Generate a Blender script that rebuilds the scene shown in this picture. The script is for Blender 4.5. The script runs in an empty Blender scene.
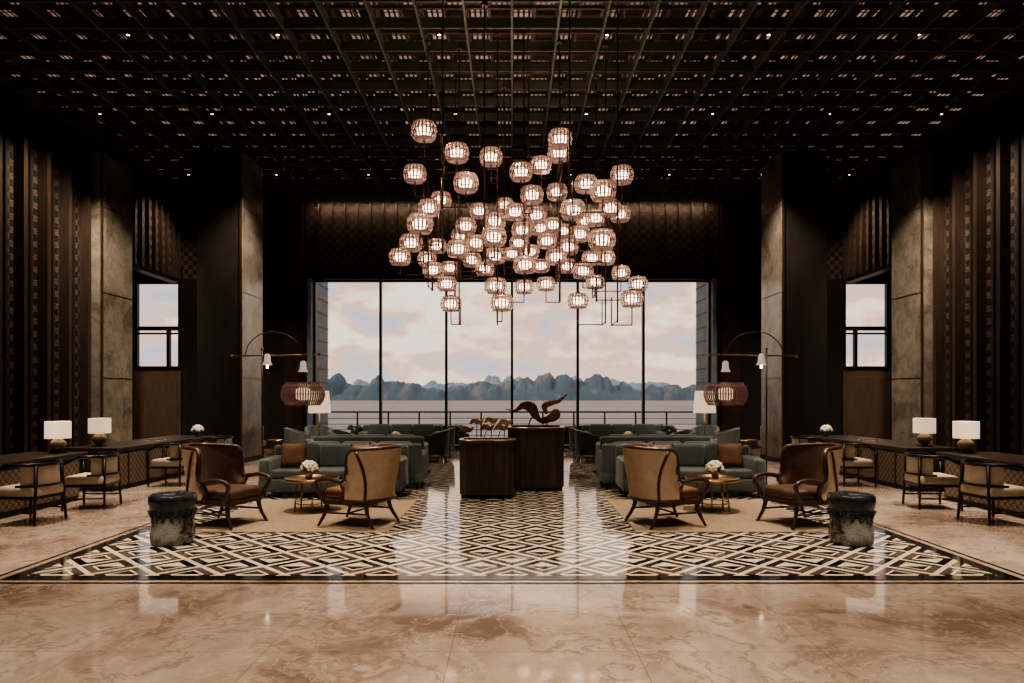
import bpy, bmesh, math, random
from mathutils import Vector, Matrix, Euler, noise
random.seed(7)
scene = bpy.context.scene
PI = math.pi

# ---------------------------------------------------------------- materials
def nmath(nt, op, a, b=None, c=None):
    n = nt.nodes.new('ShaderNodeMath'); n.operation = op
    for i, v in enumerate((a, b, c)):
        if v is None: continue
        if isinstance(v, (int, float)): n.inputs[i].default_value = v
        else: nt.links.new(v, n.inputs[i])
    return n.outputs[0]

def nmix(nt, f, a, b):
    n = nt.nodes.new('ShaderNodeMix'); n.data_type = 'RGBA'
    for sock, v in ((n.inputs[0], f), (n.inputs[6], a), (n.inputs[7], b)):
        if isinstance(v, (int, float)): sock.default_value = v
        elif isinstance(v, tuple): sock.default_value = (*v, 1)
        else: nt.links.new(v, sock)
    return n.outputs[2]

def base(name):
    m = bpy.data.materials.new(name); m.use_nodes = True
    nt = m.node_tree; b = nt.nodes['Principled BSDF']
    return m, nt, b

def coord(nt, scale=(1, 1, 1)):
    tc = nt.nodes.new('ShaderNodeTexCoord'); mp = nt.nodes.new('ShaderNodeMapping')
    nt.links.new(tc.outputs['Object'], mp.inputs[0]); mp.inputs['Scale'].default_value = scale
    return mp.outputs[0]

def pnoise(nt, vec, scale, detail=5, rough=.55, dist=0, out=0):
    n = nt.nodes.new('ShaderNodeTexNoise'); n.inputs['Scale'].default_value = scale
    n.inputs['Detail'].default_value = detail; n.inputs['Roughness'].default_value = rough
    n.inputs['Distortion'].default_value = dist
    nt.links.new(vec, n.inputs['Vector']); return n.outputs[out]

def ramp(nt, fac, stops):
    r = nt.nodes.new('ShaderNodeValToRGB'); e = r.color_ramp.elements
    while len(e) < len(stops): e.new(.5)
    for i, (p, c) in enumerate(stops):
        e[i].position = p; e[i].color = (*c, 1)
    nt.links.new(fac, r.inputs[0]); return r.outputs[0]

def pm(name, c, rough=.5, metal=0, c2=None, scale=6, stretch=(1, 1, 1), bump=0, emit=None, es=0, bscale=None, sheen=0):
    m, nt, b = base(name)
    b.inputs['Roughness'].default_value = rough; b.inputs['Metallic'].default_value = metal
    v = coord(nt, stretch)
    f = pnoise(nt, v, scale)
    c2 = c2 or tuple(x * .75 for x in c)
    nt.links.new(ramp(nt, f, [(.35, c), (.65, c2)]), b.inputs['Base Color'])
    if bump:
        bn = nt.nodes.new('ShaderNodeBump'); bn.inputs['Strength'].default_value = bump; bn.inputs['Distance'].default_value = .01
        nt.links.new(pnoise(nt, v, bscale or scale * 6), bn.inputs['Height']); nt.links.new(bn.outputs[0], b.inputs['Normal'])
    if emit:
        b.inputs['Emission Color'].default_value = (*emit, 1); b.inputs['Emission Strength'].default_value = es
    if sheen: b.inputs['Sheen Weight'].default_value = sheen
    return m

wood_dark = pm('wood_dark', (.024, .016, .012), .3, 0, (.048, .031, .021), 3, (8, 8, 1), .1)
wood_chair = pm('wood_chair', (.035, .019, .012), .3, 0, (.06, .032, .019), 4, (4, 4, 1))
wall_black = pm('wall_black', (.012, .0095, .008), .45, 0, (.019, .0145, .0115), 2, (3, 3, 1), .1)
wood_fin = pm('wood_fin', (.026, .017, .012), .4, 0, (.042, .027, .018), 3, (6, 6, .6))
bronze = pm('bronze', (.28, .17, .10), .3, .9, (.20, .12, .07), 4)
rodm = pm('rod_bronze', (.16, .10, .065), .35, .8, (.11, .07, .045), 4)
brass = pm('brass', (.50, .32, .17), .28, 1, (.40, .25, .13), 5)
metal_dark = pm('metal_dark', (.035, .03, .027), .35, .8)
grid_mat = pm('grid_metal', (.056, .062, .047), .38, .2, (.082, .078, .057), 2)
grid_mat2 = pm('grid_brown', (.044, .031, .021), .45, .1, (.070, .046, .030), 2)
green = pm('green_velvet', (.050, .066, .059), .75, 0, (.072, .091, .081), 4, bump=.3, bscale=120, sheen=.3)
green_lt = pm('sage_fabric', (.11, .13, .116), .8, 0, (.14, .16, .144), 5, bump=.3, bscale=140, sheen=.2)
leather = pm('brown_leather', (.20, .095, .05), .4, 0, (.12, .055, .03), 6, bump=.25, bscale=60)
leather_dk = pm('dark_leather', (.12, .066, .042), .35, 0, (.07, .040, .027), 6, bump=.2, bscale=60)
tanfab = pm('tan_fabric', (.44, .31, .205), .8, 0, (.37, .255, .165), 8, bump=.3, bscale=150)
cream = pm('cream_fabric', (.50, .42, .32), .8, 0, (.44, .36, .27), 8, bump=.3, bscale=150)
rugm = pm('rug_tan', (.30, .22, .145), .95, 0, (.24, .172, .11), 14, bump=.6, bscale=200)
rust = pm('rust_pillow', (.17, .075, .036), .7, 0, (.12, .052, .027), 7)
patt = pm('pattern_pillow', (.07, .045, .032), .8, 0, (.22, .16, .12), 30)
flower = pm('flower_white', (.85, .80, .70), .7, 0, (.75, .68, .55), 30)
leafg = pm('leaf_green', (.05, .09, .03), .6, 0, (.09, .13, .05), 20)
ceramic = pm('ceramic', (.30, .26, .22), .15, 0, (.16, .13, .11), 9)
shade = pm('lamp_shade', (.85, .75, .6), .8, 0, (.8, .7, .55), 10, emit=(1, .74, .48), es=.66)
glow = pm('lamp_glow', (1, .84, .68), .5, emit=(1, .74, .56), es=6.5)
glow_lo = pm('lantern_glow', (1, .7, .5), .5, emit=(1, .62, .45), es=1.0)
glow_pt = pm('downlight_glow', (1, .9, .7), .5, emit=(1, .78, .54), es=8)
ribm = pm('rib_rose_glass', (.52, .37, .31), .2, .1, (.42, .29, .24), 8, emit=(1, .58, .44), es=.09)
ribd = pm('rib_brown', (.26, .17, .14), .45, .1, (.18, .11, .09), 8, emit=(1, .5, .4), es=.015)
frame_m = pm('window_frame', (.02, .022, .024), .35, .6)
stone_out = pm('stone_exterior', (.20, .25, .29), .6, 0, (.13, .17, .20), 3, bump=.3)
panel_br = pm('panel_brown', (.10, .064, .040), .5, 0, (.07, .045, .028), 3, (3, 3, 1))
terr = pm('terrace_stone', (.16, .14, .13), .5, 0, (.12, .10, .09), 3)
plaster_dk = pm('alcove_plaster', (.12, .11, .10), .7)

def marble(name, a, bcol, vein, dark, rough, tile=None, sc=1.0, speck=.38, vstr=.6):
    m, nt, b = base(name)
    v0 = coord(nt)
    wc = pnoise(nt, v0, .9 * sc, 5, .55, 0, 1)
    vs_ = nt.nodes.new('ShaderNodeVectorMath'); vs_.operation = 'MULTIPLY_ADD'
    nt.links.new(wc, vs_.inputs[0]); vs_.inputs[1].default_value = (1.5 / sc, 1.5 / sc, 1.5 / sc); nt.links.new(v0, vs_.inputs[2])
    v = vs_.outputs[0]
    n1 = pnoise(nt, v, .8 * sc, 8, .60)
    c = ramp(nt, n1, [(.38, dark), (.46, a), (.54, bcol), (.63, vein)])
    n2 = pnoise(nt, v, 1.9 * sc, 7, .60)
    vv = nmath(nt, 'ABSOLUTE', nmath(nt, 'SUBTRACT', n2, .5))
    vf = nmath(nt, 'MULTIPLY', nmath(nt, 'SUBTRACT', 1.0, nmath(nt, 'MINIMUM', nmath(nt, 'MULTIPLY', vv, 34), 1.0)), vstr)
    c = nmix(nt, vf, c, dark)
    n4 = pnoise(nt, v, 3.4 * sc, 7, .62)
    vv = nmath(nt, 'ABSOLUTE', nmath(nt, 'SUBTRACT', n4, .52))
    vf = nmath(nt, 'MULTIPLY', nmath(nt, 'SUBTRACT', 1.0, nmath(nt, 'MINIMUM', nmath(nt, 'MULTIPLY', vv, 40), 1.0)), .5)
    c = nmix(nt, vf, c, vein)
    n3 = pnoise(nt, v0, 14 * sc, 6, .65)
    c = nmix(nt, nmath(nt, 'MULTIPLY', n3, speck), c, dark)
    if tile:
        sx = nt.nodes.new('ShaderNodeSeparateXYZ'); nt.links.new(v0, sx.inputs[0])
        fx = nmath(nt, 'FRACT', nmath(nt, 'DIVIDE', nmath(nt, 'ADD', sx.outputs[0], 100), tile))
        fy = nmath(nt, 'FRACT', nmath(nt, 'DIVIDE', nmath(nt, 'ADD', sx.outputs[1], 100), tile))
        jl = nmath(nt, 'MAXIMUM', nmath(nt, 'LESS_THAN', fx, .006), nmath(nt, 'LESS_THAN', fy, .006))
        c = nmix(nt, nmath(nt, 'MULTIPLY', jl, .5), c, (.10, .07, .05))
        wn = nt.nodes.new('ShaderNodeTexWhiteNoise'); wn.noise_dimensions = '2D'
        cx = nt.nodes.new('ShaderNodeCombineXYZ')
        nt.links.new(nmath(nt, 'FLOOR', nmath(nt, 'DIVIDE', nmath(nt, 'ADD', sx.outputs[0], 100), tile)), cx.inputs[0])
        nt.links.new(nmath(nt, 'FLOOR', nmath(nt, 'DIVIDE', nmath(nt, 'ADD', sx.outputs[1], 100), tile)), cx.inputs[1])
        nt.links.new(cx.outputs[0], wn.inputs['Vector'])
        c = nmix(nt, nmath(nt, 'MULTIPLY', wn.outputs[0], .30), c, (.24, .17, .125))
    nt.links.new(c, b.inputs['Base Color']); b.inputs['Roughness'].default_value = rough
    return m

floor_m = marble('marble_floor', (.36, .268, .205), (.46, .358, .283), (.60, .49, .40), (.165, .112, .083), .06, 1.2, .85, .30, .6)
col_marble = marble('marble_column', (.17, .143, .112), (.21, .18, .143), (.26, .225, .18), (.09, .075, .06), .25, None, 1.6)
drum_m = marble('marble_drum', (.28, .26, .24), (.40, .37, .34), (.5, .47, .43), (.03, .03, .03), .15, None, 4)
drum_dk = pm('drum_dark_glaze', (.012, .014, .018), .12, 0, (.035, .04, .045), 8)

# geometric inlay : interlocking rhombi, black / cream / brown
inlay_m, nt, b = base('inlay_pattern')
v = coord(nt); sx = nt.nodes.new('ShaderNodeSeparateXYZ'); nt.links.new(v, sx.inputs[0])
S = .60
u_ = nmath(nt, 'ADD', nmath(nt, 'DIVIDE', nmath(nt, 'ADD', sx.outputs[0], sx.outputs[1]), S), 100)
v_ = nmath(nt, 'ADD', nmath(nt, 'DIVIDE', nmath(nt, 'SUBTRACT', sx.outputs[0], sx.outputs[1]), S), 100)
fu = nmath(nt, 'FRACT', u_); fv = nmath(nt, 'FRACT', v_)
par = nmath(nt, 'MODULO', nmath(nt, 'ADD', nmath(nt, 'FLOOR', u_), nmath(nt, 'FLOOR', v_)), 2)
par = nmath(nt, 'GREATER_THAN', par, .5)
edge = nmath(nt, 'MINIMUM', nmath(nt, 'MINIMUM', fu, nmath(nt, 'SUBTRACT', 1, fu)), nmath(nt, 'MINIMUM', fv, nmath(nt, 'SUBTRACT', 1, fv)))
half = nmath(nt, 'GREATER_THAN', fu, fv)
hx = nmath(nt, 'ABSOLUTE', nmath(nt, 'SUBTRACT', half, par))
nn = pnoise(nt, v, 3, 6)
cream_c = ramp(nt, nn, [(.3, (.55, .46, .36)), (.7, (.68, .59, .48))])
tan_c = ramp(nt, nn, [(.3, (.07, .048, .034)), (.7, (.12, .083, .058))])
blk_c = (.005, .005, .006)
ringc = nmix(nt, hx, tan_c, blk_c)
corec = nmix(nt, hx, blk_c, cream_c)
c = nmix(nt, nmath(nt, 'GREATER_THAN', edge, .235), ringc, cream_c)
c = nmix(nt, nmath(nt, 'GREATER_THAN', edge, .285), c, corec)
c = nmix(nt, nmath(nt, 'LESS_THAN', edge, .058), c, cream_c)
nt.links.new(c, b.inputs['Base Color']); b.inputs['Roughness'].default_value = .08

def lattice(name, ax, dk, lt, cell=.11):
    m, nt, b = base(name)
    v = coord(nt); sx = nt.nodes.new('ShaderNodeSeparateXYZ'); nt.links.new(v, sx.inputs[0])
    p = nmath(nt, 'DIVIDE', nmath(nt, 'ADD', sx.outputs[ax], 50), cell)
    q = nmath(nt, 'DIVIDE', nmath(nt, 'ADD', sx.outputs[2], 50), cell)
    par = nmath(nt, 'GREATER_THAN', nmath(nt, 'MODULO', nmath(nt, 'ADD', nmath(nt, 'FLOOR', p), nmath(nt, 'FLOOR', q)), 2), .5)
    fq = nmath(nt, 'FRACT', nmath(nt, 'MULTIPLY', q, 3))
    bars = nmath(nt, 'MULTIPLY', par, nmath(nt, 'GREATER_THAN', fq, .4))
    nt.links.new(nmix(nt, bars, dk, lt), b.inputs['Base Color'])
    b.inputs['Roughness'].default_value = .5
    bn = nt.nodes.new('ShaderNodeBump'); bn.inputs['Strength'].default_value = .8; bn.inputs['Distance'].default_value = .02
    nt.links.new(bars, bn.inputs['Height']); nt.links.new(bn.outputs[0], b.inputs['Normal'])
    return m
latt_y = lattice('lattice_side', 1, (.010, .008, .006), (.095, .058, .038), .14)
latt_x = lattice('lattice_back', 0, (.012, .009, .008), (.085, .052, .035), .14)
desk_w = lattice('desk_weave', 1, (.20, .15, .11), (.52, .42, .31), .06)

# slotted ceiling panels; emission stands in for light falling on the tan bars
slot_m, nt, b = base('ceiling_slots')
v = coord(nt); sx = nt.nodes.new('ShaderNodeSeparateXYZ'); nt.links.new(v, sx.inputs[0])
cell = .375
p = nmath(nt, 'DIVIDE', nmath(nt, 'ADD', sx.outputs[0], 75), cell); q = nmath(nt, 'DIVIDE', nmath(nt, 'ADD', sx.outputs[1], 75), cell)
par = nmath(nt, 'GREATER_THAN', nmath(nt, 'MODULO', nmath(nt, 'ADD', nmath(nt, 'FLOOR', p), nmath(nt, 'FLOOR', q)), 2), .5)
fp = nmath(nt, 'FRACT', p); fq = nmath(nt, 'FRACT', q)
inx = nmath(nt, 'LESS_THAN', nmath(nt, 'ABSOLUTE', nmath(nt, 'SUBTRACT', fp, .5)), .42)
iny = nmath(nt, 'LESS_THAN', nmath(nt, 'ABSOLUTE', nmath(nt, 'SUBTRACT', fq, .5)), .42)
bars = nmath(nt, 'GREATER_THAN', nmath(nt, 'FRACT', nmath(nt, 'MULTIPLY', fp, 4)), .40)
br2 = nmath(nt, 'GREATER_THAN', nmath(nt, 'FRACT', nmath(nt, 'MULTIPLY', fq, 2)), .18)
sl = nmath(nt, 'MULTIPLY', nmath(nt, 'MULTIPLY', nmath(nt, 'MULTIPLY', inx, iny), nmath(nt, 'MULTIPLY', bars, br2)), par)
big = pnoise(nt, v, .35, 2)
st = nmath(nt, 'MULTIPLY', sl, nmath(nt, 'MULTIPLY', big, .55))
b.inputs['Base Color'].default_value = (.02, .015, .011, 1)
b.inputs['Emission Color'].default_value = (1, .64, .47, 1)
nt.links.new(st, b.inputs['Emission Strength'])

# ---------------------------------------------------------------- mesh builder
class MB:
    def __init__(s): s.bm = bmesh.new(); s.mats = []
    def mi(s, m):
        if m not in s.mats: s.mats.append(m)
        return s.mats.index(m)
    def merge(s, tmp, m, smooth=False, T=None):
        i = s.mi(m); vm = {}
        for v in tmp.verts: vm[v] = s.bm.verts.new(T @ v.co if T else v.co)
        for f in tmp.faces:
            nf = s.bm.faces.new([vm[v] for v in f.verts]); nf.material_index = i; nf.smooth = smooth
        tmp.free()
    def box(s, c, size, m, bev=0, seg=2, rot=None, smooth=None):
        t = bmesh.new(); bmesh.ops.create_cube(t, size=1)
        bmesh.ops.scale(t, vec=size, verts=t.verts)
        if bev: bmesh.ops.bevel(t, geom=t.edges[:], offset=min(bev, min(size) * .49), segments=seg, affect='EDGES', profile=.5)
        T = Matrix.Translation(c)
        if rot: T = T @ Euler(rot).to_matrix().to_4x4()
        s.merge(t, m, bool(bev and seg > 2) if smooth is None else smooth, T)
    def grid(s, rows, m, closed=False, smooth=True):
        i = s.mi(m)
        vs = [[s.bm.verts.new(p) for p in r] for r in rows]
        for a in range(len(vs) - 1):
            n = len(vs[a])
            for k in range(n if closed else n - 1):
                try:
                    f = s.bm.faces.new((vs[a][k], vs[a][(k + 1) % n], vs[a + 1][(k + 1) % n], vs[a + 1][k]))
                    f.material_index = i; f.smooth = smooth
                except ValueError: pass
        return vs
    def cap(s, vs, m, smooth=False):
        f = s.bm.faces.new(vs); f.material_index = s.mi(m); f.smooth = smooth
    def lathe(s, prof, c, m, seg=24, smooth=True, cap=True):
        rows = [[(c[0] + r * math.cos(2 * PI * k / seg), c[1] + r * math.sin(2 * PI * k / seg), c[2] + z) for k in range(seg)] for r, z in prof]
        vs = s.grid(rows, m, True, smooth)
        if cap: s.cap(vs[0][::-1], m); s.cap(vs[-1], m)
    def tube(s, pts, r, m, seg=8, flat=None, up=None):
        pts = [Vector(p) for p in pts]; n = len(pts)
        rs = r if isinstance(r, (list, tuple)) else [r] * n
        rows = []; prev = None
        for i in range(n):
            t = (pts[min(i + 1, n - 1)] - pts[max(i - 1, 0)]).normalized()
            if prev is None:
                a = Vector(up) if up else (Vector((0, 0, 1)) if abs(t.z) < .9 else Vector((1, 0, 0)))
            else: a = prev
            a = (a - t * a.dot(t)).normalized(); prev = a; bb = t.cross(a)
            fl = flat if flat else 1
            ri = rs[min(i, len(rs) - 1)]
            rows.append([pts[i] + a * ri * math.cos(2 * PI * k / seg) + bb * ri * fl * math.sin(2 * PI * k / seg) for k in range(seg)])
        vs = s.grid(rows, m, True)
        s.cap(vs[0][::-1], m); s.cap(vs[-1], m)
    def ball(s, c, r, m, sub=2, sc=(1, 1, 1)):
        t = bmesh.new(); bmesh.ops.create_icosphere(t, subdivisions=sub, radius=r)
        s.merge(t, m, True, Matrix.Translation(c) @ Matrix.Diagonal((*sc, 1)))
    def mesh(s, name):
        bmesh.ops.recalc_face_normals(s.bm, faces=s.bm.faces[:])
        me = bpy.data.meshes.new(name); s.bm.to_mesh(me); s.bm.free()
        for m in s.mats: me.materials.append(m)
        return me

def place(name, me, loc=(0, 0, 0), rz=0, mir=False):
    o = bpy.data.objects.new(name, me)
    if mir: o.location = (-loc[0], loc[1], loc[2]); o.rotation_euler = (0, 0, -rz); o.scale = (-1, 1, 1)
    else: o.location = loc; o.rotation_euler = (0, 0, rz)
    scene.collection.objects.link(o); return o
def both(name, me, loc, rz=0):
    place(name, me, loc, rz); place(name, me, loc, rz, True)
def smooth_curve(pts, n=8):
    pts = [Vector(p) for p in pts]; out = []
    P = [pts[0]] + pts + [pts[-1]]
    for i in range(1, len(P) - 2):
        for k in range(n):
            t = k / n; a, b_, c_, d_ = P[i - 1], P[i], P[i + 1], P[i + 2]
            out.append(.5 * ((2 * b_) + (c_ - a) * t + (2 * a - 5 * b_ + 4 * c_ - d_) * t * t + (3 * b_ - a - 3 * c_ + d_) * t ** 3))
    out.append(pts[-1]); return out
def lerp_list(vals, n):
    out = []
    for i in range(n):
        t = i / (n - 1) * (len(vals) - 1); k = min(int(t), len(vals) - 2); out.append(vals[k] + (vals[k + 1] - vals[k]) * (t - k))
    return out

# ---------------------------------------------------------------- room shell
YB = 21.3; ZC = 7.66; ZT = 8.3; XW = 10.35; YF = -4; WX = 6.2; WT = 5.29
mb = MB(); mb.box((0, (YF + YB) / 2, -.1), (27, YB - YF, .2), floor_m); place('floor', mb.mesh('floor'))
mb = MB()
IX, IY0, IY1 = 4.45, 6.25, 20.4
mb.box((0, (IY0 + IY1) / 2, .002), (2 * IX, IY1 - IY0, .004), inlay_m)
place('floor_inlay', mb.mesh('floor_inlay'))
mb = MB(); blackst = pm('black_stone', (.012, .011, .011), .1)
for sx_ in (-1, 1):
    mb.box((sx_ * (IX + .07), (IY0 + IY1) / 2, .0025), (.14, IY1 - IY0 + .28, .005), blackst)
    mb.box((sx_ * (IX + .24), (IY0 + IY1) / 2, .0025), (.03, IY1 - IY0 + .5, .005), blackst)
for y, sg in ((IY0, -1), (IY1, 1)):
    mb.box((0, y + sg * .07, .003), (2 * IX + .28, .14, .006), blackst)
    mb.box((0, y + sg * .24, .003), (2 * IX + .5, .03, .006), blackst)
place('trim_1', mb.mesh('inlay_border'))

# ceiling
mb = MB(); mb.box((0, (YF + YB) / 2, ZT + .05), (2 * XW + .6, YB - YF, .1), slot_m)
place('ceiling', mb.mesh('ceiling'))
mb = MB()
L = YB - YF
k = -13
while k <= 13:
    mb.box((k * .75, (YF + YB) / 2, ZC + .09), (.035, L, .18), grid_mat); k += 1
y = YB - .35
while y > YF:
    mb.box((0, y, ZC + .10), (2 * XW, .035, .16), grid_mat); y -= .75
for k in range(-27, 28):
    mb.box((k * .375, (YF + YB) / 2, ZC + .40), (.05, L, .06), grid_mat2)
y = YB - .35
while y > YF:
    mb.box((0, y, ZC + .36), (2 * XW, .05, .05), grid_mat2); y -= .375
place('ceiling_lattice', mb.mesh('ceiling_lattice'))

# side walls
def side(sg, nm):
    mb = MB(); X = sg * (XW + .1)
    mb.box((X + sg * .05, (YF + 18.1) / 2, ZT / 2), (.2, 18.1 - YF, ZT), latt_y)
    mb.box((X + sg * .05, (18.1 + YB) / 2, (5.25 + ZT) / 2), (.2, YB - 18.1, ZT - 5.25), latt_y)
    yy = YF + .3
    while yy < 16.6:
        mb.box((X - sg * .16, yy, ZC / 2 + .05), (.22, .12, ZC), wood_fin)
        mb.box((X - sg * .09, yy + .36, ZC / 2), (.08, .06, ZC), wall_black)
        yy += .72
    yy = 18.3
    while yy < 21.2:
        mb.box((X - sg * .1, yy, 6.45), (.12, .06, 2.4), wood_fin); yy += .36
    mb.box((X - sg * .05, 19.6, 5.2), (.3, 3.0, .12), metal_dark)
    mb.box((sg * 13.1, 19.6, 2.7), (.2, 3.6, 5.6), plaster_dk)
    mb.box((sg * 11.8, 18.0, 2.7), (2.6, .2, 5.6), wall_black)
    mb.box((sg * 11.8, 19.6, 5.55), (2.8, 3.6, .2), wall_black)
    # marble pilaster
    mb.box((sg * 10.35, 17.4, ZC / 2), (.6, 1.36, ZC), col_marble, .01)
    mb.box((sg * 10.04, 16.72, ZC / 2), (.04, .05, ZC), bronze)
    for z in (2.1, 4.2, 6.3): mb.box((sg * 10.046, 17.4, z), (.01, 1.3, .012), metal_dark)
    place(nm, mb.mesh(nm))
    mb = MB()
    mb.box((sg * 7.17, 17.37, ZC / 2), (1.1, 1.3, ZC), wall_black, .01)
    mb.box((sg * 6.61, 17.37, ZC / 2), (.04, 1.36, ZC), col_marble, .005)
    mb.box((sg * 6.63, 16.70, ZC / 2), (.06, .05, ZC), bronze)
    for z in (2.1, 4.2, 6.3): mb.box((sg * 6.588, 17.37, z), (.01, 1.3, .012), metal_dark)
    mb.box((sg * 7.17, 17.37, .06), (1.2, 1.42, .12), metal_dark, .01)
    place('column', mb.mesh('column'))
side(-1, 'wall_left'); side(1, 'wall_right')
mb = MB(); mb.box((0, YF - .1, ZT / 2), (2 * XW + 1, .2, ZT), wall_black); place('wall_front', mb.mesh('wall_front'))

# back wall
mb = MB(); Y = YB + .1
mb.box((0, Y, (WT + ZT) / 2), (2 * XW + .4, .2, ZT - WT), latt_x)
for sg in (-1, 1):
    a, b_ = WX, 10.33
    mb.box((sg * (a + b_) / 2, Y, WT / 2), (b_ - a, .2, WT), wall_black)
    mb.box((sg * 12.5, Y, 2.7), (1.4, .2, 5.6), wall_black)
    mb.box((sg * 11.05, Y, 1.24), (1.5, .2, 2.48), panel_br)
    mb.box((sg * 11.05, Y - .11, 1.2), (1.2, .02, 2.1), panel_br, .008)
    mb.box((sg * 11.05, Y, 5.45), (1.5, .2, .4), wall_black)
    mb.box((sg * 6.75, Y - .22, ZC / 2), (.55, .25, ZC), wood_dark, .01)
    mb.box((sg * 8.6, Y - .15, ZC / 2), (1.6, .1, ZC), wood_dark, .01)
    mb.box((sg * (WX + .06), Y - .2, WT / 2), (.12, .3, WT), stone_out)
xx = -6.4
while xx <= 6.41:
    mb.box((xx, Y - .15, (WT + ZC) / 2), (.04, .10, ZC - WT), wood_fin)
    xx += .40
mb.box((0, Y - .22, WT + .04), (2 * WX + .3, .28, .14), metal_dark)
place('wall_back', mb.mesh('wall_back'))

# windows
mb = MB()
for k in range(7):
    mb.box((-WX + .03 + k * (2 * WX - .06) / 6, YB + .1, WT / 2), (.075, .16, WT), frame_m)
mb.box((0, YB + .1, WT - .03), (2 * WX, .16, .08), frame_m)
mb.box((0, YB + .1, .05), (2 * WX, .16, .10), frame_m)
place('window_1', mb.mesh('window_main'))
for i, sg in enumerate((-1, 1)):
    mb = MB(); X0 = sg * 11.05; w = 1.45; z0, z1 = 2.48, 5.25
    for xx in (-w / 2 + .04, w / 2 - .04): mb.box((X0 + xx, YB + .05, (z0 + z1) / 2), (.10, .14, z1 - z0), frame_m)
    for z in (z0 + .04, 3.76, z1 - .04): mb.box((X0, YB + .05, z), (w, .14, .12), frame_m)
    mb.box((X0 - sg * w * .22, YB + .05, (z0 + 3.76) / 2), (.10, .12, 3.76 - z0), frame_m)
    mb.box((X0 - sg * w * .02, YB + .05, 3.60), (w, .1, .05), frame_m)
    place('window_%d' % (i + 2), mb.mesh('window_side'))

# exterior
mb = MB()
mb.box((0, 23.1, -.15), (30, 3.1, .3), terr)
place('terrace', mb.mesh('terrace'))
for sg in (-1, 1):
    mb = MB(); mb.box((sg * 6.36, 22.3, 3), (.3, 1.5, 6), stone_out, .01)
    for k in range(13): mb.box((sg * 6.2, 22.3, .3 + k * .45), (.03, 1.5, .02), metal_dark)
    place('exterior_fin', mb.mesh('exterior_fin'))
mb = MB()
for k in range(-7, 8): mb.box((k * 1.1, 24.3, .53), (.05, .05, 1.06), metal_dark)
mb.box((0, 24.3, 1.08), (16, .07, .05), metal_dark)
for z in (.25, .45, .65, .85): mb.box((0, 24.3, z), (16, .02, .018), metal_dark)
place('terrace_railing', mb.mesh('terrace_railing'))
mb = MB()
random.seed(3)
for sg in (-1, 1):
    mb.box((sg * 3.6, 23.7, .17), (4.2, .4, .34), terr, .01)
    for k in range(240):
        c_ = (sg * 3.6 + random.uniform(-2.05, 2.05), 23.7 + random.uniform(-.18, .18), .34 + random.uniform(0, .25))
        mb.ball(c_, random.uniform(.06, .12), leafg, 1, (1, 1, .8))
place('planter_hedge', mb.mesh('planter_hedge'))

# sea and karst islands
sea_m, nt, b = base('sea_water')
v = coord(nt, (1, 3, 1)); b.inputs['Roughness'].default_value = .5; b.inputs['Specular IOR Level'].default_value = .3
nt.links.new(ramp(nt, pnoise(nt, v, .004, 8), [(.35, (.16, .18, .20)), (.65, (.27, .27, .28))]), b.inputs['Base Color'])
bn = nt.nodes.new('ShaderNodeBump'); bn.inputs['Strength'].default_value = 1; bn.inputs['Distance'].default_value = 2.5
nt.links.new(pnoise(nt, v, .10, 7), bn.inputs['Height']); nt.links.new(bn.outputs[0], b.inputs['Normal'])
mb = MB(); mb.grid([[(-9000, 26, -20), (9000, 26, -20)], [(-9000, 14000, -20), (9000, 14000, -20)]], sea_m, smooth=False)
place('sea', mb.mesh('sea'))
def rockmat(name, a, bcol, lo):
    m, nt, b = base(name); v = coord(nt, (1, .3, .8))
    n = pnoise(nt, v, .010, 8, .66)
    c = ramp(nt, n, [(.52, a), (.60, lo), (.70, bcol)])
    nt.links.new(c, b.inputs['Base Color']); b.inputs['Roughness'].default_value = .95
    return m
rock1 = rockmat('karst_near', (.080, .135, .185), (.36, .23, .17), (.13, .17, .20))  # warm patches paint sunlit faces into the rock colour
rock2 = rockmat('karst_far', (.20, .29, .39), (.34, .31, .33), (.24, .31, .39))  # paler, bluer tones paint distance haze into the far rock
def island(y0, depth, xr, hmax, m, seed, nx=800):
    mb = MB(); rows = []
    ny = 24
    random.seed(seed)
    towers = []
    X = -xr
    while X < xr:
        w = random.uniform(.022, .060) * xr
        env = .78 + .22 * math.cos(X / xr * 8 + seed)
        towers.append((X + w * random.uniform(-.2, .2), w, random.uniform(.55, 1.0) * env, random.uniform(.30, .65)))
        X += w * random.uniform(.5, 1.1)
    for j in range(ny):
        r = []
        tj = j / (ny - 1)
        for i in range(nx):
            X = -xr + 2 * xr * i / (nx - 1)
            h = 0
            for (tx, tw, th, tt) in towers:
                dx = (X - tx) / tw; dy = (tj - tt) / .40; q = dx * dx + dy * dy
                if q < 1: h = max(h, th * (1 - q) ** .42)
            sm = noise.noise(Vector((X * .018, tj * 3, 9 + seed)))
            sm2 = noise.noise(Vector((X * .06, tj * 6, 4 + seed)))
            base_h = .48 * max(0, math.sin(PI * tj)) ** .5 * (1 + noise.noise(Vector((X * .004, 0, seed))) * 1.0)
            h = max(h, base_h) * (1 + .20 * sm + .10 * sm2) * hmax
            r.append((X, y0 + depth * tj, -22 + (h if 0 < j < ny - 1 else 0)))
        rows.append(r)
    mb.grid(rows, m); return mb.mesh('karst_islands')
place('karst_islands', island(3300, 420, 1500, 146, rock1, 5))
place('karst_islands', island(5200, 500, 2600, 235, rock2, 12))

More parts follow.
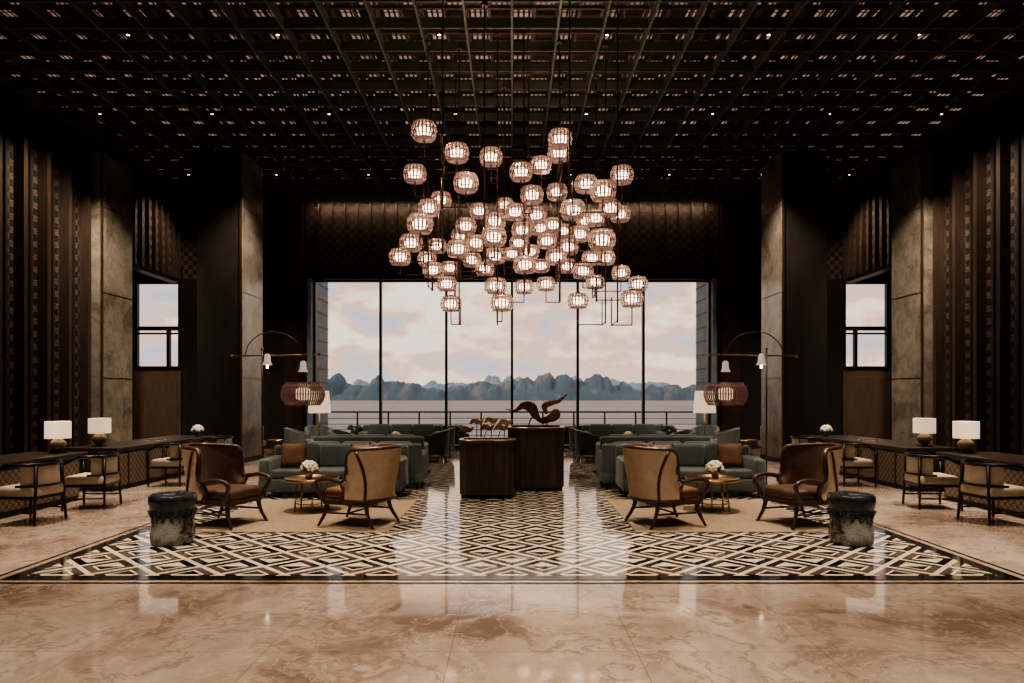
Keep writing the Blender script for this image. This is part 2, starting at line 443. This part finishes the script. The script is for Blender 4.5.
# ---------------------------------------------------------------- lamps
def ribbed(mb, c, R, H, nrib, rm, gm, core=.42, wfrac=.42, coreh=.2):
    cx, cy, cz = c
    for k in range(nrib):
        a = 2 * PI * k / nrib; da = PI / nrib * wfrac
        rows = []
        for j in range(7):
            t = j / 6; r = R * (.60 + .40 * math.sin(PI * (.08 + .84 * t)) ** .6); z = cz - H / 2 + H * t
            rows.append([(cx + r * math.cos(a + s_), cy + r * math.sin(a + s_), z) for s_ in (-da, da)])
        mb.grid(rows, rm)
    for t, rr in ((0, .80), (.18, .93), (.5, 1.005), (.82, .93), (1, .80)):
        z = cz - H / 2 + H * t
        mb.lathe([(R * rr * .98, z - .006), (R * rr * 1.01, z - .006), (R * rr * 1.01, z + .006), (R * rr * .98, z + .006)], (cx, cy, 0), rm, 20, cap=False)
    for zz in (-H / 2, H / 2): mb.lathe([(R * .02, -.004), (R * .78, -.004), (R * .78, .004), (R * .02, .004)], (cx, cy, cz + zz), rm, 16)
    mb.lathe([(R * core * .6, -H * (coreh + .08)), (R * core, -H * coreh), (R * core, H * coreh), (R * core * .6, H * (coreh + .08))], (cx, cy, cz), gm, 12)

lampspec = [(424,131,24),(457,153,23),(491,157,22),(415,174,22),(466,183,24),(521,172,22),(541,165,20),(560,139,23),(559,153,22),(586,184,22),
(622,175,22),(603,191,25),(557,192,20),(532,195,22),(573,210,24),(610,208,21),(620,214,20),(429,208,21),(441,200,20),(420,224,25),(411,243,22),
(400,257,21),(437,246,18),(427,259,18),(433,270,20),(450,268,17),(458,249,22),(466,226,20),(476,243,20),(479,211,18),(495,221,21),(494,237,24),
(515,212,20),(522,230,20),(519,243,18),(536,215,20),(540,228,18),(547,241,19),(553,225,18),(556,257,20),(563,231,17),(568,247,20),(580,234,20),
(596,218,20),(602,240,26),(592,258,19),(583,271,20),(606,258,18),(621,273,18),(638,284,19),(632,299,22),(578,301,20),(567,266,18),(546,284,18),
(525,265,22),(524,287,18),(512,254,17),(496,286,21),(495,256,20),(485,269,18),(472,260,18),(502,303,22),(447,284,19),(451,304,20),(530,252,18),
(595,282,18),(541,266,17),(460,236,17),(505,205,17),(585,221,17)]
mb = MB(); random.seed(11)
pos = []
for (a, b_, w) in lampspec:
    d = .355 * 683 / w
    pos.append(Vector(((a - 512) * d / 683, d, 1.65 + (396 - b_) * d / 683)))
stems = []
for gx in (-1.55, -.95, -.3, .3, .95, 1.6):
    for gy in (10.3, 11.6, 13.0):
        stems.append(Vector((gx + random.uniform(-.15, .15), gy + random.uniform(-.3, .3), 0)))
used = {}
for p_ in pos:
    ribbed(mb, p_, .190, .235, 20, ribm, glow, .54, .46, .17)
    mb.lathe([(.05, -.015), (.06, .0), (.05, .03)], (p_.x, p_.y, p_.z + .123), rodm, 10)
    s_ = min(stems, key=lambda q_: (q_.x - p_.x) ** 2 + (q_.y - p_.y) ** 2)
    drop = random.choice((.18, .24, .3))
    za = p_.z - .12 - drop
    mb.tube([p_ + Vector((0, 0, -.12)), (p_.x, p_.y, za)], .010, bronze, 6)
    mb.tube([(p_.x, p_.y, za), (s_.x, p_.y, za)], .010, bronze, 6)
    mb.tube([(s_.x, p_.y, za), (s_.x, s_.y, za)], .009, bronze, 6)
    mb.tube([(s_.x, p_.y, za - .02), (s_.x, p_.y, za + .45)], .010, bronze, 6)
    key = (s_.x, s_.y); used[key] = min(used.get(key, 99), za)
for (sx_, sy_), z in used.items():
    mb.tube([(sx_, sy_, z - .03), (sx_, sy_, ZC + .1)], .012, rodm, 6)
    mb.lathe([(.05, 0), (.05, .04)], (sx_, sy_, ZC - .03), rodm, 12)
place('chandelier', mb.mesh('chandelier'))

# arched floor lamp
mb = MB()
mb.lathe([(.17, 0), (.17, .025), (.03, .04), (.02, .12)], (0, 0, 0), metal_dark, 24)
mb.tube([(0, 0, .03), (0, 0, 2.45)], .015, rodm, 8)
mb.tube([(-.52, 0, 2.33), (.98, 0, 2.36)], .012, brass, 8)
mb.tube(smooth_curve([(-.30, 0, 2.33), (-.22, 0, 2.55), (0, 0, 2.72), (.28, 0, 2.74), (.55, 0, 2.62), (.70, 0, 2.36), (.705, 0, 1.95)]), .009, rodm, 6)
mb.ball((-.52, 0, 2.33), .026, brass); mb.ball((.98, 0, 2.36), .026, brass); mb.ball((0, 0, 2.45), .03, brass)
shade_b = pm('bell_glass', (.7, .62, .54), .3, emit=(1, .80, .62), es=.35)
for xx, zz in ((.09, 2.18), (.705, 2.06)):
    mb.lathe([(.025, .19), (.05, .16), (.055, .06), (.085, 0.0), (.075, 0.0), (.045, .06), (.03, .15)], (xx, .0, zz), shade_b, 16, cap=False)
    mb.tube([(xx, 0, zz + .16), (xx, 0, zz + .26 if xx > .5 else 2.34)], .012, metal_dark, 6)
mb.tube([(.09, 0, 2.2), (.09, 0, 2.12)], .02, glow, 8)
ribbed(mb, (.705, 0, 1.68), .37, .38, 54, ribd, glow_lo, .35, .62)
lamp_me = mb.mesh('arched_floor_lamp')
place('arched_floor_lamp', lamp_me, (-4.30, 11.75, 0.005)); place('arched_floor_lamp', lamp_me, (-4.38, 11.75, 0.005), 0, True)

# shaded floor lamp
mb = MB()
mb.lathe([(.14, 0), (.14, .02), (.02, .03)], (0, 0, 0), metal_dark, 20); mb.tube([(0, 0, .02), (0, 0, 1.4)], .012, brass)
mb.lathe([(.25, 1.26), (.21, 1.76)], (0, 0, 0), shade, 28, cap=False)
mb.lathe([(.02, 1.76), (.21, 1.76)], (0, 0, 0), shade, 28, cap=False)
fl_me = mb.mesh('floor_lamp'); both('floor_lamp', fl_me, (-4.4, 15.6, 0.005))

# table lamp
mb = MB()
mb.box((0, 0, .012), (.17, .17, .024), metal_dark, .004)
mb.lathe([(.03, .024), (.085, .05), (.12, .12), (.115, .17), (.06, .22), (.025, .24), (.02, .27)], (0, 0, 0), ceramic, 24)
mb.lathe([(.18, .235), (.18, .50)], (0, 0, 0), shade, 28, cap=False)
mb.lathe([(.18, .499), (.02, .499)], (0, 0, 0), shade, 28, cap=False)
tl = mb.mesh('table_lamp')

# ---------------------------------------------------------------- counters
def counter(Ln):
    mb = MB()
    mb.box((0, 0, .715), (.95, Ln, .07), wood_dark, .008)
    mb.box((-.05, 0, .655), (.85, Ln - .1, .06), metal_dark)
    mb.box((.36, 0, .35), (.06, Ln - .2, .56), desk_w, .006)
    mb.box((-.05, -Ln / 2 + .1, .34), (.84, .08, .62), wood_dark, .008)
    mb.box((-.05, Ln / 2 - .1, .34), (.84, .08, .62), wood_dark, .008)
    mb.box((-.05, 0, .04), (.84, Ln - .2, .08), metal_dark)
    k = -Ln / 2 + .5
    while k < Ln / 2 - .3:
        mb.box((.395, k, .36), (.02, .03, .58), bronze); k += .6
    return mb.mesh('reception_desk')
c1 = counter(3.6); c2 = counter(3.9)
both('reception_desk', c1, (-7.3, 9.2, 0)); both('reception_desk', c2, (-7.3, 13.75, 0))
both('table_lamp', tl, (-7.15, 10.75, .75)); both('table_lamp', tl, (-7.4, 12.25, .75))

# flowers
def bouquet(mb, c, R, seed, vase=.10):
    random.seed(seed)
    mb.lathe([(.035, 0), (.05, .01), (.055, vase * .6), (.04, vase), (.045, vase + .01)], c, ceramic, 16)
    for k in range(60):
        a = random.uniform(0, 2 * PI); e = random.uniform(.0, 1); rr = R * math.sqrt(1 - e * e * .9)
        p_ = (c[0] + rr * .8 * math.cos(a), c[1] + rr * .8 * math.sin(a), c[2] + vase + .03 + R * e * .8)
        mb.ball(p_, R * random.uniform(.22, .32), flower, 1, (1, 1, .8))
    for k in range(10):
        a = k / 10 * 2 * PI
        mb.tube([(c[0], c[1], c[2] + vase), (c[0] + R * .7 * math.cos(a), c[1] + R * .7 * math.sin(a), c[2] + vase + .02), (c[0] + R * 1.1 * math.cos(a), c[1] + R * 1.1 * math.sin(a), c[2] + vase)], [.01, .025, .003], leafg, 6, .3)
mb = MB(); bouquet(mb, (0, 0, 0), .13, 5); fl = mb.mesh('flower_vase')
both('flower_vase', fl, (-7.0, 15.2, .752))
mb = MB()
for k, (w, h) in enumerate(((.42, .025), (.36, .02))): mb.box((0, 0, .0125 + k * .024), (w * .7, w, h), leather_dk if k else cream, .003)
bk = mb.mesh('book_stack'); both('book_stack', bk, (-7.1, 13.6, .75), .2)

# ---------------------------------------------------------------- seating meshes
def pillow_me(m, s=.42):
    mb = MB(); n = 10
    for sg in (-1, 1):
        rows = []
        for i in range(n + 1):
            r = []
            for j in range(n + 1):
                u = 2 * i / n - 1; w = 2 * j / n - 1
                th = .075 * ((1 - u ** 4) * (1 - w ** 4)) ** .6
                pin = 1 - .07 * (1 - abs(u * w)) * max(abs(u), abs(w)) ** 3
                r.append((u * s / 2 * pin, sg * th, w * s / 2 * pin))
            rows.append(r)
        mb.grid(rows, m)
    bmesh.ops.remove_doubles(mb.bm, verts=mb.bm.verts[:], dist=.0005)
    return mb.mesh('pillow')
pil_rust = pillow_me(rust); pil_pat = pillow_me(patt); pil_gr = pillow_me(leather, .4)

def sofa_me(W=2.3, D=.92, fab=green, ncu=3):
    mb = MB()
    mb.box((0, 0, .20), (W, D, .20), fab, .03, 3)
    mb.box((0, D / 2 - .09, .52), (W, .18, .56), fab, .05, 3)
    for sg in (-1, 1): mb.box((sg * (W / 2 - .09), -.02, .42), (.18, D - .04, .42), fab, .06, 4)
    iw = (W - .38) / ncu
    for k in range(ncu):
        xx = -W / 2 + .19 + iw * (k + .5)
        mb.box((xx, -.09, .37), (iw - .012, D - .24, .16), fab, .045, 4)
        mb.box((xx, D / 2 - .26, .62), (iw - .02, .19, .42), fab, .07, 4, rot=(-.16, 0, 0))
    for sx_ in (-1, 1):
        for sy_ in (-1, 1): mb.tube([(sx_ * (W / 2 - .1), sy_ * (D / 2 - .1), .11), (sx_ * (W / 2 - .08), sy_ * (D / 2 - .08), 0)], [.025, .015], wood_chair, 8)
    mb.box((0, 0, .10), (W - .1, D - .1, .03), wood_chair)
    return mb.mesh('sofa')
sofa = sofa_me(); sofa_l = sofa_me(2.3, .92, green_lt)

def wing_me(inner, outer):
    """wing armchair, faces +X"""
    mb = MB(); n = 29; nz = 9
    def plan(s):
        a = s * 1.75
        x = -.06 - .32 * math.cos(a) ; y = .36 * math.sin(a)
        if abs(a) > PI / 2: x = -.06 + (abs(a) - PI / 2) * .55; y = math.copysign(.36, a)
        return x, y
    def top(s):
        q = abs(s)
        if q < .62: return .98 - .03 * (q / .62) ** 2
        t = (q - .62) / .38; return .95 - .40 * (t * t * (3 - 2 * t))
    def pt(s, t, off):
        x, y = plan(s); z = .34 + (top(s) - .34) * t
        cx_, cy_ = -.02, 0
        d = Vector((x - cx_, y, 0)).normalized()
        lean = -.20 * max(0, (z - .4)) * max(0, math.cos(s * 1.6))
        ear = .20 * math.exp(-((abs(s) - .66) / .2) ** 2) * t ** 2
        flare = .08 * t * t * abs(math.sin(s * 1.6))
        pinch = 1 - .10 * math.sin(PI * min(1, t * 1.1)) * abs(math.sin(s * 1.6))
        return Vector((x + lean + ear, y * (1 + flare) * pinch, z)) + d * off
    S_ = [-1 + 2 * i / (n - 1) for i in range(n)]
    ro = [[pt(s, j / (nz - 1), .032) for s in S_] for j in range(nz)]
    ri = [[pt(s, j / (nz - 1), -.032) for s in S_] for j in range(nz)]
    mb.grid(ro, outer); mb.grid(ri, inner)
    mb.grid([ro[-1], ri[-1]], inner); mb.grid([ro[0], ri[0]], outer)
    for e in (0, -1): mb.grid([[r[e] for r in ro], [r[e] for r in ri]], inner)
    edge = [pt(s, 1, 0) + Vector((0, 0, .012)) for s in S_]
    lft = [pt(-1, j / (nz - 1), 0) for j in range(nz)]; rgt = [pt(1, j / (nz - 1), 0) for j in range(nz)]
    mb.tube(lft[:-1] + edge + rgt[:-1][::-1], .034, wood_chair, 8)
    mb.tube([pt(s, 0, .03) for s in S_], .022, wood_chair, 8)
    for s0 in (-.60, .60):
        mb.tube([pt(s0, j / (nz - 1), .036) for j in range(nz)], .020, wood_chair, 6)
    for sg in (-1, 1):
        e = pt(sg * 1, .95, 0)
        mb.tube(smooth_curve([e + Vector((-.05, 0, .02)), (.24, sg * .385, .60), (.38, sg * .39, .585), (.43, sg * .38, .53), (.38, sg * .36, .42), (.34, sg * .34, .32)]), [.028] * 40 + [.02], wood_chair, 8)
    mb.box((.05, 0, .31), (.66, .64, .07), wood_chair, .015)
    mb.box((.06, 0, .405), (.64, .60, .14), inner, .05, 4)
    for sx_, sy_, ex in ((1, -1, .08), (1, 1, .08), (-1, -1, -.10), (-1, 1, -.10)):
        x0 = .33 if sx_ > 0 else -.22
        mb.tube(smooth_curve([(x0, sy_ * .28, .33), (x0 + ex * .3, sy_ * .295, .17), (x0 + ex * 1.3, sy_ * .33, 0)], 4), lerp_list([.034, .025, .017], 9), wood_chair, 8)
    for sy_ in (-1, 1): mb.tube([(.34, sy_ * .295, .17), (-.25, sy_ * .295, .17)], .012, wood_chair, 6)
    mb.tube([(.04, -.295, .17), (.04, .295, .17)], .012, wood_chair, 6)
    return mb.mesh('wing_chair')
wingA = wing_me(leather_dk, tanfab); wingB = wing_me(leather, tanfab)

def guest_me():
    """desk guest chair, faces -X"""
    mb = MB()
    mb.box((-.02, 0, .42), (.54, .54, .14), cream, .045, 4)
    mb.box((-.02, 0, .345), (.54, .54, .04), metal_dark, .01)
    n = 17; rows_o = []; rows_i = []
    for j in range(5):
        z = .46 + .29 * j / 4; o = []; i_ = []
        for k in range(n):
            a = (-1 + 2 * k / (n - 1)) * 1.25
            for lst, r in ((o, .31), (i_, .25)): lst.append((-.02 + r * math.cos(a), r * math.sin(a), z))
        rows_o.append(o); rows_i.append(i_)
    mb.grid(rows_o, cream); mb.grid(rows_i, cream); mb.grid([rows_o[-1], rows_i[-1]], cream); mb.grid([rows_o[0], rows_i[0]], cream)
    hoop = [(-.02 + .325 * math.cos(a), .325 * math.sin(a), .77) for a in [(-1 + 2 * k / 20) * 1.75 for k in range(21)]]
    hoop = [(-.30, -.31, .66)] + hoop + [(-.30, .31, .66)]
    mb.tube(hoop, .024, metal_dark, 8)
    mb.tube([(p_[0], p_[1], .5) for p_ in hoop[3:-3]], .016, metal_dark, 8)
    for sx_ in (-1, 1):
        for sy_ in (-1, 1):
            top_ = .66 if sx_ < 0 else .77
            mb.tube([(sx_ * .27 - .02 - (.01 if sx_ < 0 else 0), sy_ * .27 if sx_ > 0 else sy_ * .31, 0), (sx_ * .245 - .02 if sx_ > 0 else -.30, sy_ * (.21 if sx_ > 0 else .31), top_)], [.017, .024], metal_dark, 8)
    for sy_ in (-1, 1): mb.tube([(-.29, sy_ * .29, .16), (.24, sy_ * .26, .16)], .012, metal_dark, 6)
    return mb.mesh('guest_chair')
guest = guest_me()
for (x, y, r) in ((-6.28, 8.95, -.1), (-6.2, 10.15, .12), (-6.3, 12.7, 0), (-6.3, 14.6, .1)):
    both('guest_chair', guest, (x, y, 0), r)

def club_me(fab):
    """club chair, faces -Y"""
    mb = MB(); mb.box((0, 0, .27), (.72, .70, .18), fab, .04, 3); mb.box((0, -.04, .41), (.52, .60, .14), fab, .05, 4)
    n = 21; ro, ri = [], []
    for j in range(6):
        t = j / 5; o, i_ = [], []
        for k in range(n):
            a = (-1 + 2 * k / (n - 1)) * 2.0; q = abs(a) / 2.0
            z = .2 + t * ((.80 - .20 * q ** 2) - .2)
            for lst, r in ((o, .40), (i_, .31)):
                lst.append((r * math.sin(a), .0 + r * math.cos(a) * (1 + .08 * t), z))
        ro.append(o); ri.append(i_)
    mb.grid(ro, fab); mb.grid(ri, fab); mb.grid([ro[-1], ri[-1]], fab); mb.grid([ro[0], ri[0]], fab)
    for e in (0, -1): mb.grid([[r[e] for r in ro], [r[e] for r in ri]], fab)
    for sx_ in (-1, 1):
        for sy_ in (-1, 1): mb.tube([(sx_ * .27, sy_ * .25, .2), (sx_ * .3, sy_ * .28, 0)], [.022, .014], wood_chair, 8)
    return mb.mesh('club_chair')
club = club_me(green); club2 = club_me(green_lt)

def table_me(R=.38, H=.46):
    mb = MB()
    mb.lathe([(R - .02, H - .03), (R, H - .025), (R, H + .01), (R - .015, H + .01), (R - .02, H - .01), (.01, H - .01)], (0, 0, 0), brass, 40)
    for k in range(5):
        a = k * 2 * PI / 5
        mb.tube([(R * .55 * math.cos(a), R * .55 * math.sin(a), H - .03), (R * .65 * math.cos(a), R * .65 * math.sin(a), 0)], .012, brass, 8)
    mb.tube([(R * .62 * math.cos(k * PI / 12), R * .62 * math.sin(k * PI / 12), .12) for k in range(25)], .008, brass, 6)
    return mb.mesh('coffee_table')
ct = table_me(); ct2 = table_me(.30, .42)

def drum_me():
    mb = MB()
    prof = [(.205, 0), (.225, .02), (.235, .10), (.222, .20), (.205, .30), (.215, .36)]
    mb.lathe(prof, (0, 0, 0), drum_m, 36)
    mb.lathe([(.216, .31), (.235, .40), (.250, .48), (.245, .53), (.225, .55), (.02, .548)], (0, 0, 0), drum_dk, 36)
    random.seed(4)
    for k in range(16):
        a = k * 2 * PI / 16; ln = random.uniform(.05, .2)
        mb.tube([(.224 * math.cos(a), .224 * math.sin(a), .38), (.203 * math.cos(a), .203 * math.sin(a), .33 - ln * .4), (.212 * math.cos(a), .212 * math.sin(a), .33 - ln)], [.035, .022, .008], drum_dk, 8)
    return mb.mesh('garden_stool')
stool = drum_me()

# rugs and seating group
mb = MB(); mb.box((0, 0, .006), (2.45, 2.55, .012), rugm, .004); rg = mb.mesh('rug')
both('rug', rg, (-2.72, 9.5, .004))
R0 = .0165
both('sofa', sofa, (-2.95, 11.45, .005))
both('sofa', sofa_l, (-2.75, 12.50, .005), PI)
both('wing_chair', wingA, (-3.72, 8.75, R0), -.32)
both('wing_chair', wingB, (-1.92, 8.75, R0), PI - .32)
both('coffee_table', ct, (-2.86, 9.75, R0))
both('coffee_table', ct2, (-2.22, 10.22, R0))
both('flower_vase', fl, (-2.90, 9.75, R0 + .455))
both('garden_stool', stool, (-3.8, 7.65, .005))
def pil(me, loc, rz, tilt):
    for mir in (False, True):
        o = place('throw_pillow', me, loc, rz, mir); o.rotation_euler[0] = tilt
pil(pil_rust, (-3.62, 11.33, .67), .25, -.25)
pil(pil_pat, (-2.20, 11.30, .67), -.3, -.25)
pil(pil_gr, (-2.48, 11.22, .66), -.1, -.32)

# centre plinths
def plinth(a, bb, H, m):
    mb = MB(); N = 48
    def ring(sc, z, fl=0):
        out = []
        for k in range(N):
            t = 2 * PI * k / N; ct_, st_ = math.cos(t), math.sin(t)
            r = 1 + (fl if k % 2 else 0)
            out.append((math.copysign(abs(ct_) ** .45, ct_) * a * sc * r, math.copysign(abs(st_) ** .45, st_) * bb * sc * r, z))
        return out
    mb.grid([ring(.94, 0), ring(.94, .06)], metal_dark, True, False)
    mb.grid([ring(.99, .06, -.015), ring(.99, H - .05, -.015)], m, True, False)
    vs = mb.grid([ring(1.0, H - .05), ring(1.02, H - .045), ring(1.02, H - .005), ring(1.01, H)], bronze, True, False)
    mb.cap(vs[-1], bronze)
    return mb.mesh('display_plinth')
pl_m = pm('plinth_wood', (.050, .040, .033), .28, .35, (.10, .076, .06), 3, (10, 10, .5))
place('display_plinth', plinth(.46, .36, .94, pl_m), (-.40, 11.25, .005))
place('display_plinth', plinth(.50, .38, 1.10, pl_m), (.42, 12.15, .005))
mb = MB()
mb.box((0, 0, .015), (.85, .2, .03), wood_dark, .005)
sc_m = pm('sculpture_bronze', (.34, .18, .10), .38, .45, (.22, .11, .06), 5)
def blade(pts, rs, fl=.25):
    c_ = smooth_curve(pts, 6); mb.tube(c_, lerp_list(rs, len(c_)), sc_m, 10, fl)
blade([(-.12, 0, .03), (-.10, 0, .10), (-.06, 0, .16)], [.012, .012, .012], 1)
blade([(-.54, 0, .31), (-.36, 0, .29), (-.22, 0, .37), (-.08, 0, .34), (.0, 0, .20), (.08, 0, .12)], [.006, .02, .065, .10, .07, .02])
blade([(-.04, 0, .20), (.10, 0, .11), (.26, 0, .15), (.36, 0, .27), (.40, 0, .19), (.30, 0, .12), (.16, 0, .12)], [.02, .05, .07, .055, .04, .04, .02])
blade([(.20, 0, .22), (.16, 0, .36), (.28, 0, .42), (.42, 0, .46), (.56, 0, .58)], [.02, .055, .05, .035, .005])
blade([(.2, 0, .03), (.2, 0, .12)], [.012, .012], 1)
place('bird_sculpture', mb.mesh('bird_sculpture'), (.42, 12.15, 1.106))
mb = MB()
gold = pm('sculpture_gold', (.50, .30, .14), .35, .6, (.35, .2, .09), 5)
mb.box((0, 0, .01), (.74, .2, .02), wood_dark, .004)
for k, (x0, h, dx) in enumerate(((-.28, .14, -.05), (-.16, .27, .0), (-.04, .17, .05), (.08, .29, .0), (.19, .17, .05), (.29, .26, .02))):
    dy = (-1) ** k * .04
    mb.tube([(x0, 0, .02), (x0 + dx, dy, h)], .007, sc_m, 6)
    c_ = smooth_curve([(x0 + dx - .12, dy, h - .03), (x0 + dx - .04, dy, h + .03), (x0 + dx + .05, dy, h), (x0 + dx + .12, dy, h + .06)], 5)
    mb.tube(c_, lerp_list([.004, .046, .040, .003], len(c_)), gold if k % 2 else sc_m, 10, .22)
place('leaf_sculpture', mb.mesh('leaf_sculpture'), (-.42, 11.25, .946))

# far groups by the window
both('club_chair', club, (-2.0, 17.2, .005), -PI / 2)
both('club_chair', club, (-1.95, 18.3, .005), -PI / 2)
both('club_chair', club, (-4.15, 17.0, .005), PI / 2 - .3)
both('sofa', sofa, (-3.2, 19.6, .005))
both('sofa', sofa, (-3.0, 14.7, .005), PI)
both('coffee_table', ct, (-3.05, 17.9, .005))
both('coffee_table', ct2, (-3.0, 16.6, .005))
both('flower_vase', fl, (-3.05, 17.9, .465))
both('club_chair', club2, (-5.6, 19.8, .0), .5)
both('club_chair', club2, (-5.7, 18.4, .0), PI / 2 + .2)
both('club_chair', club2, (-7.6, 19.7, .0), -.3)
both('coffee_table', ct2, (-6.55, 19.1, 0))

# ---------------------------------------------------------------- lights
mb = MB()
for x in (-9, -6.6, -4.1, -1.4, 1.4, 4.1, 6.6, 9):
    for y in (4.5, 8.6, 11.4, 14.6, 18.6):
        mb.lathe([(.028, 0), (.028, .01)], (x + .375 / 2, y, ZC + .02), glow_pt, 12)
        mb.lathe([(.03, 0), (.05, 0), (.05, .05), (.03, .05)], (x + .375 / 2, y, ZC + .015), metal_dark, 12, cap=False)
place('recessed_downlights', mb.mesh('recessed_downlights'))
G = 2.1
def spot(x, y, p, ang=70, z=ZC - .08, tgt=None, col=(1, .84, .66), r=.06):
    l = bpy.data.lights.new('downlight_and_fill', 'SPOT'); l.energy = p * G; l.spot_size = math.radians(ang); l.spot_blend = .8
    l.color = col; l.shadow_soft_size = r
    o = bpy.data.objects.new('downlight_and_fill', l); o.location = (x, y, z)
    if tgt: o.rotation_euler = (Vector(tgt) - Vector((x, y, z))).to_track_quat('-Z', 'Y').to_euler()
    scene.collection.objects.link(o)
for sg in (-1, 1):
    spot(sg * 2.9, 9.0, 1050, 56); spot(sg * 6.6, 8.6, 1100, 60); spot(sg * 6.6, 12.6, 1150, 60)
    spot(sg * 3.2, 4.6, 700, 80); spot(sg * 3.0, 13, 450, 60); spot(sg * 5.2, 15.2, 700, 70, tgt=(sg * 6.6, 17.3, 3))
    spot(sg * 8.7, 15.2, 550, 70, tgt=(sg * 10, 17.4, 3)); spot(sg * 3, 17.8, 350, 70)
    spot(sg * 8.3, 14.2, 480, 100, tgt=(sg * 10.3, 14.8, 3.5))  # wash spots added to brighten the side lattice, no fitting modelled
    spot(sg * 8.8, 19.6, 250, 90, tgt=(sg * 10.5, 19.8, 5.5))
    spot(sg * 11.4, 19.5, 100, 90, z=5.3)  # fill spot added inside the alcove to brighten its brown panel
spot(0, 4.2, 650, 80); spot(0, 9.5, 500, 60)
for (x, y) in ((-1.2, 10.6), (.1, 11.0), (1.3, 10.8), (-.6, 12.6), (.8, 12.6)):  # unseen up-facing spots added among the lanterns to brighten the ceiling beams
    l = bpy.data.lights.new('ceiling_fill', 'SPOT'); l.energy = 140; l.spot_size = math.radians(150); l.spot_blend = 1; l.color = (1, .76, .58); l.shadow_soft_size = .08
    o = bpy.data.objects.new('ceiling_fill', l); o.location = (x, y, 5.35); o.rotation_euler = (PI, 0, 0); scene.collection.objects.link(o)
la = bpy.data.lights.new('cove_light', 'AREA'); la.shape = 'RECTANGLE'; la.size = 12.4; la.size_y = .06; la.energy = 80; la.color = (1, .70, .47)
o = bpy.data.objects.new('cove_light', la); o.location = (0, YB - .35, ZC - .03); o.rotation_euler = (math.radians(20), 0, 0); scene.collection.objects.link(o)
su = bpy.data.lights.new('sun', 'SUN'); su.energy = 1.1; su.color = (1, .78, .60); su.angle = .02
o = bpy.data.objects.new('sun', su); o.rotation_euler = Vector((.85, .7, -.25)).to_track_quat('-Z', 'Y').to_euler(); scene.collection.objects.link(o)

# world
w = bpy.data.worlds.new('dusk_sky'); scene.world = w; w.use_nodes = True; nt = w.node_tree
bg = nt.nodes['Background']
tc = nt.nodes.new('ShaderNodeTexCoord'); mp = nt.nodes.new('ShaderNodeMapping'); mp.inputs['Scale'].default_value = (5.2, 5.2, 12); mp.inputs['Location'].default_value = (2.3, .4, .55)
nt.links.new(tc.outputs['Generated'], mp.inputs[0])
n1 = pnoise(nt, mp.outputs[0], 1.7, 12, .56, .12)
cl = ramp(nt, n1, [(.41, (.58, .60, .67)), (.46, (.76, .63, .60)), (.495, (.88, .57, .44)), (.54, (1.05, .78, .57)), (.60, (1.2, 1.02, .84))])
sz = nt.nodes.new('ShaderNodeSeparateXYZ'); nt.links.new(tc.outputs['Generated'], sz.inputs[0])
hz = ramp(nt, sz.outputs[2], [(0.0, (1, 1, 1)), (.045, (.2, .2, .2)), (.3, (0, 0, 0))])
c = nmix(nt, nmath(nt, 'MULTIPLY', hz, .65), cl, (.98, .72, .57))
nt.links.new(c, bg.inputs[0]); bg.inputs[1].default_value = 1.08

# camera
cd = bpy.data.cameras.new('camera'); cd.lens = 24; cd.sensor_width = 36; cd.shift_y = .0532; cd.clip_end = 20000; cd.clip_start = .05
co = bpy.data.objects.new('camera', cd); co.location = (0, 0, 1.65); co.rotation_euler = (PI / 2, 0, 0); scene.collection.objects.link(co)
scene.camera = co
scene.view_settings.view_transform = 'AgX'
scene.view_settings.look = 'AgX - Medium High Contrast'
scene.view_settings.exposure = .1
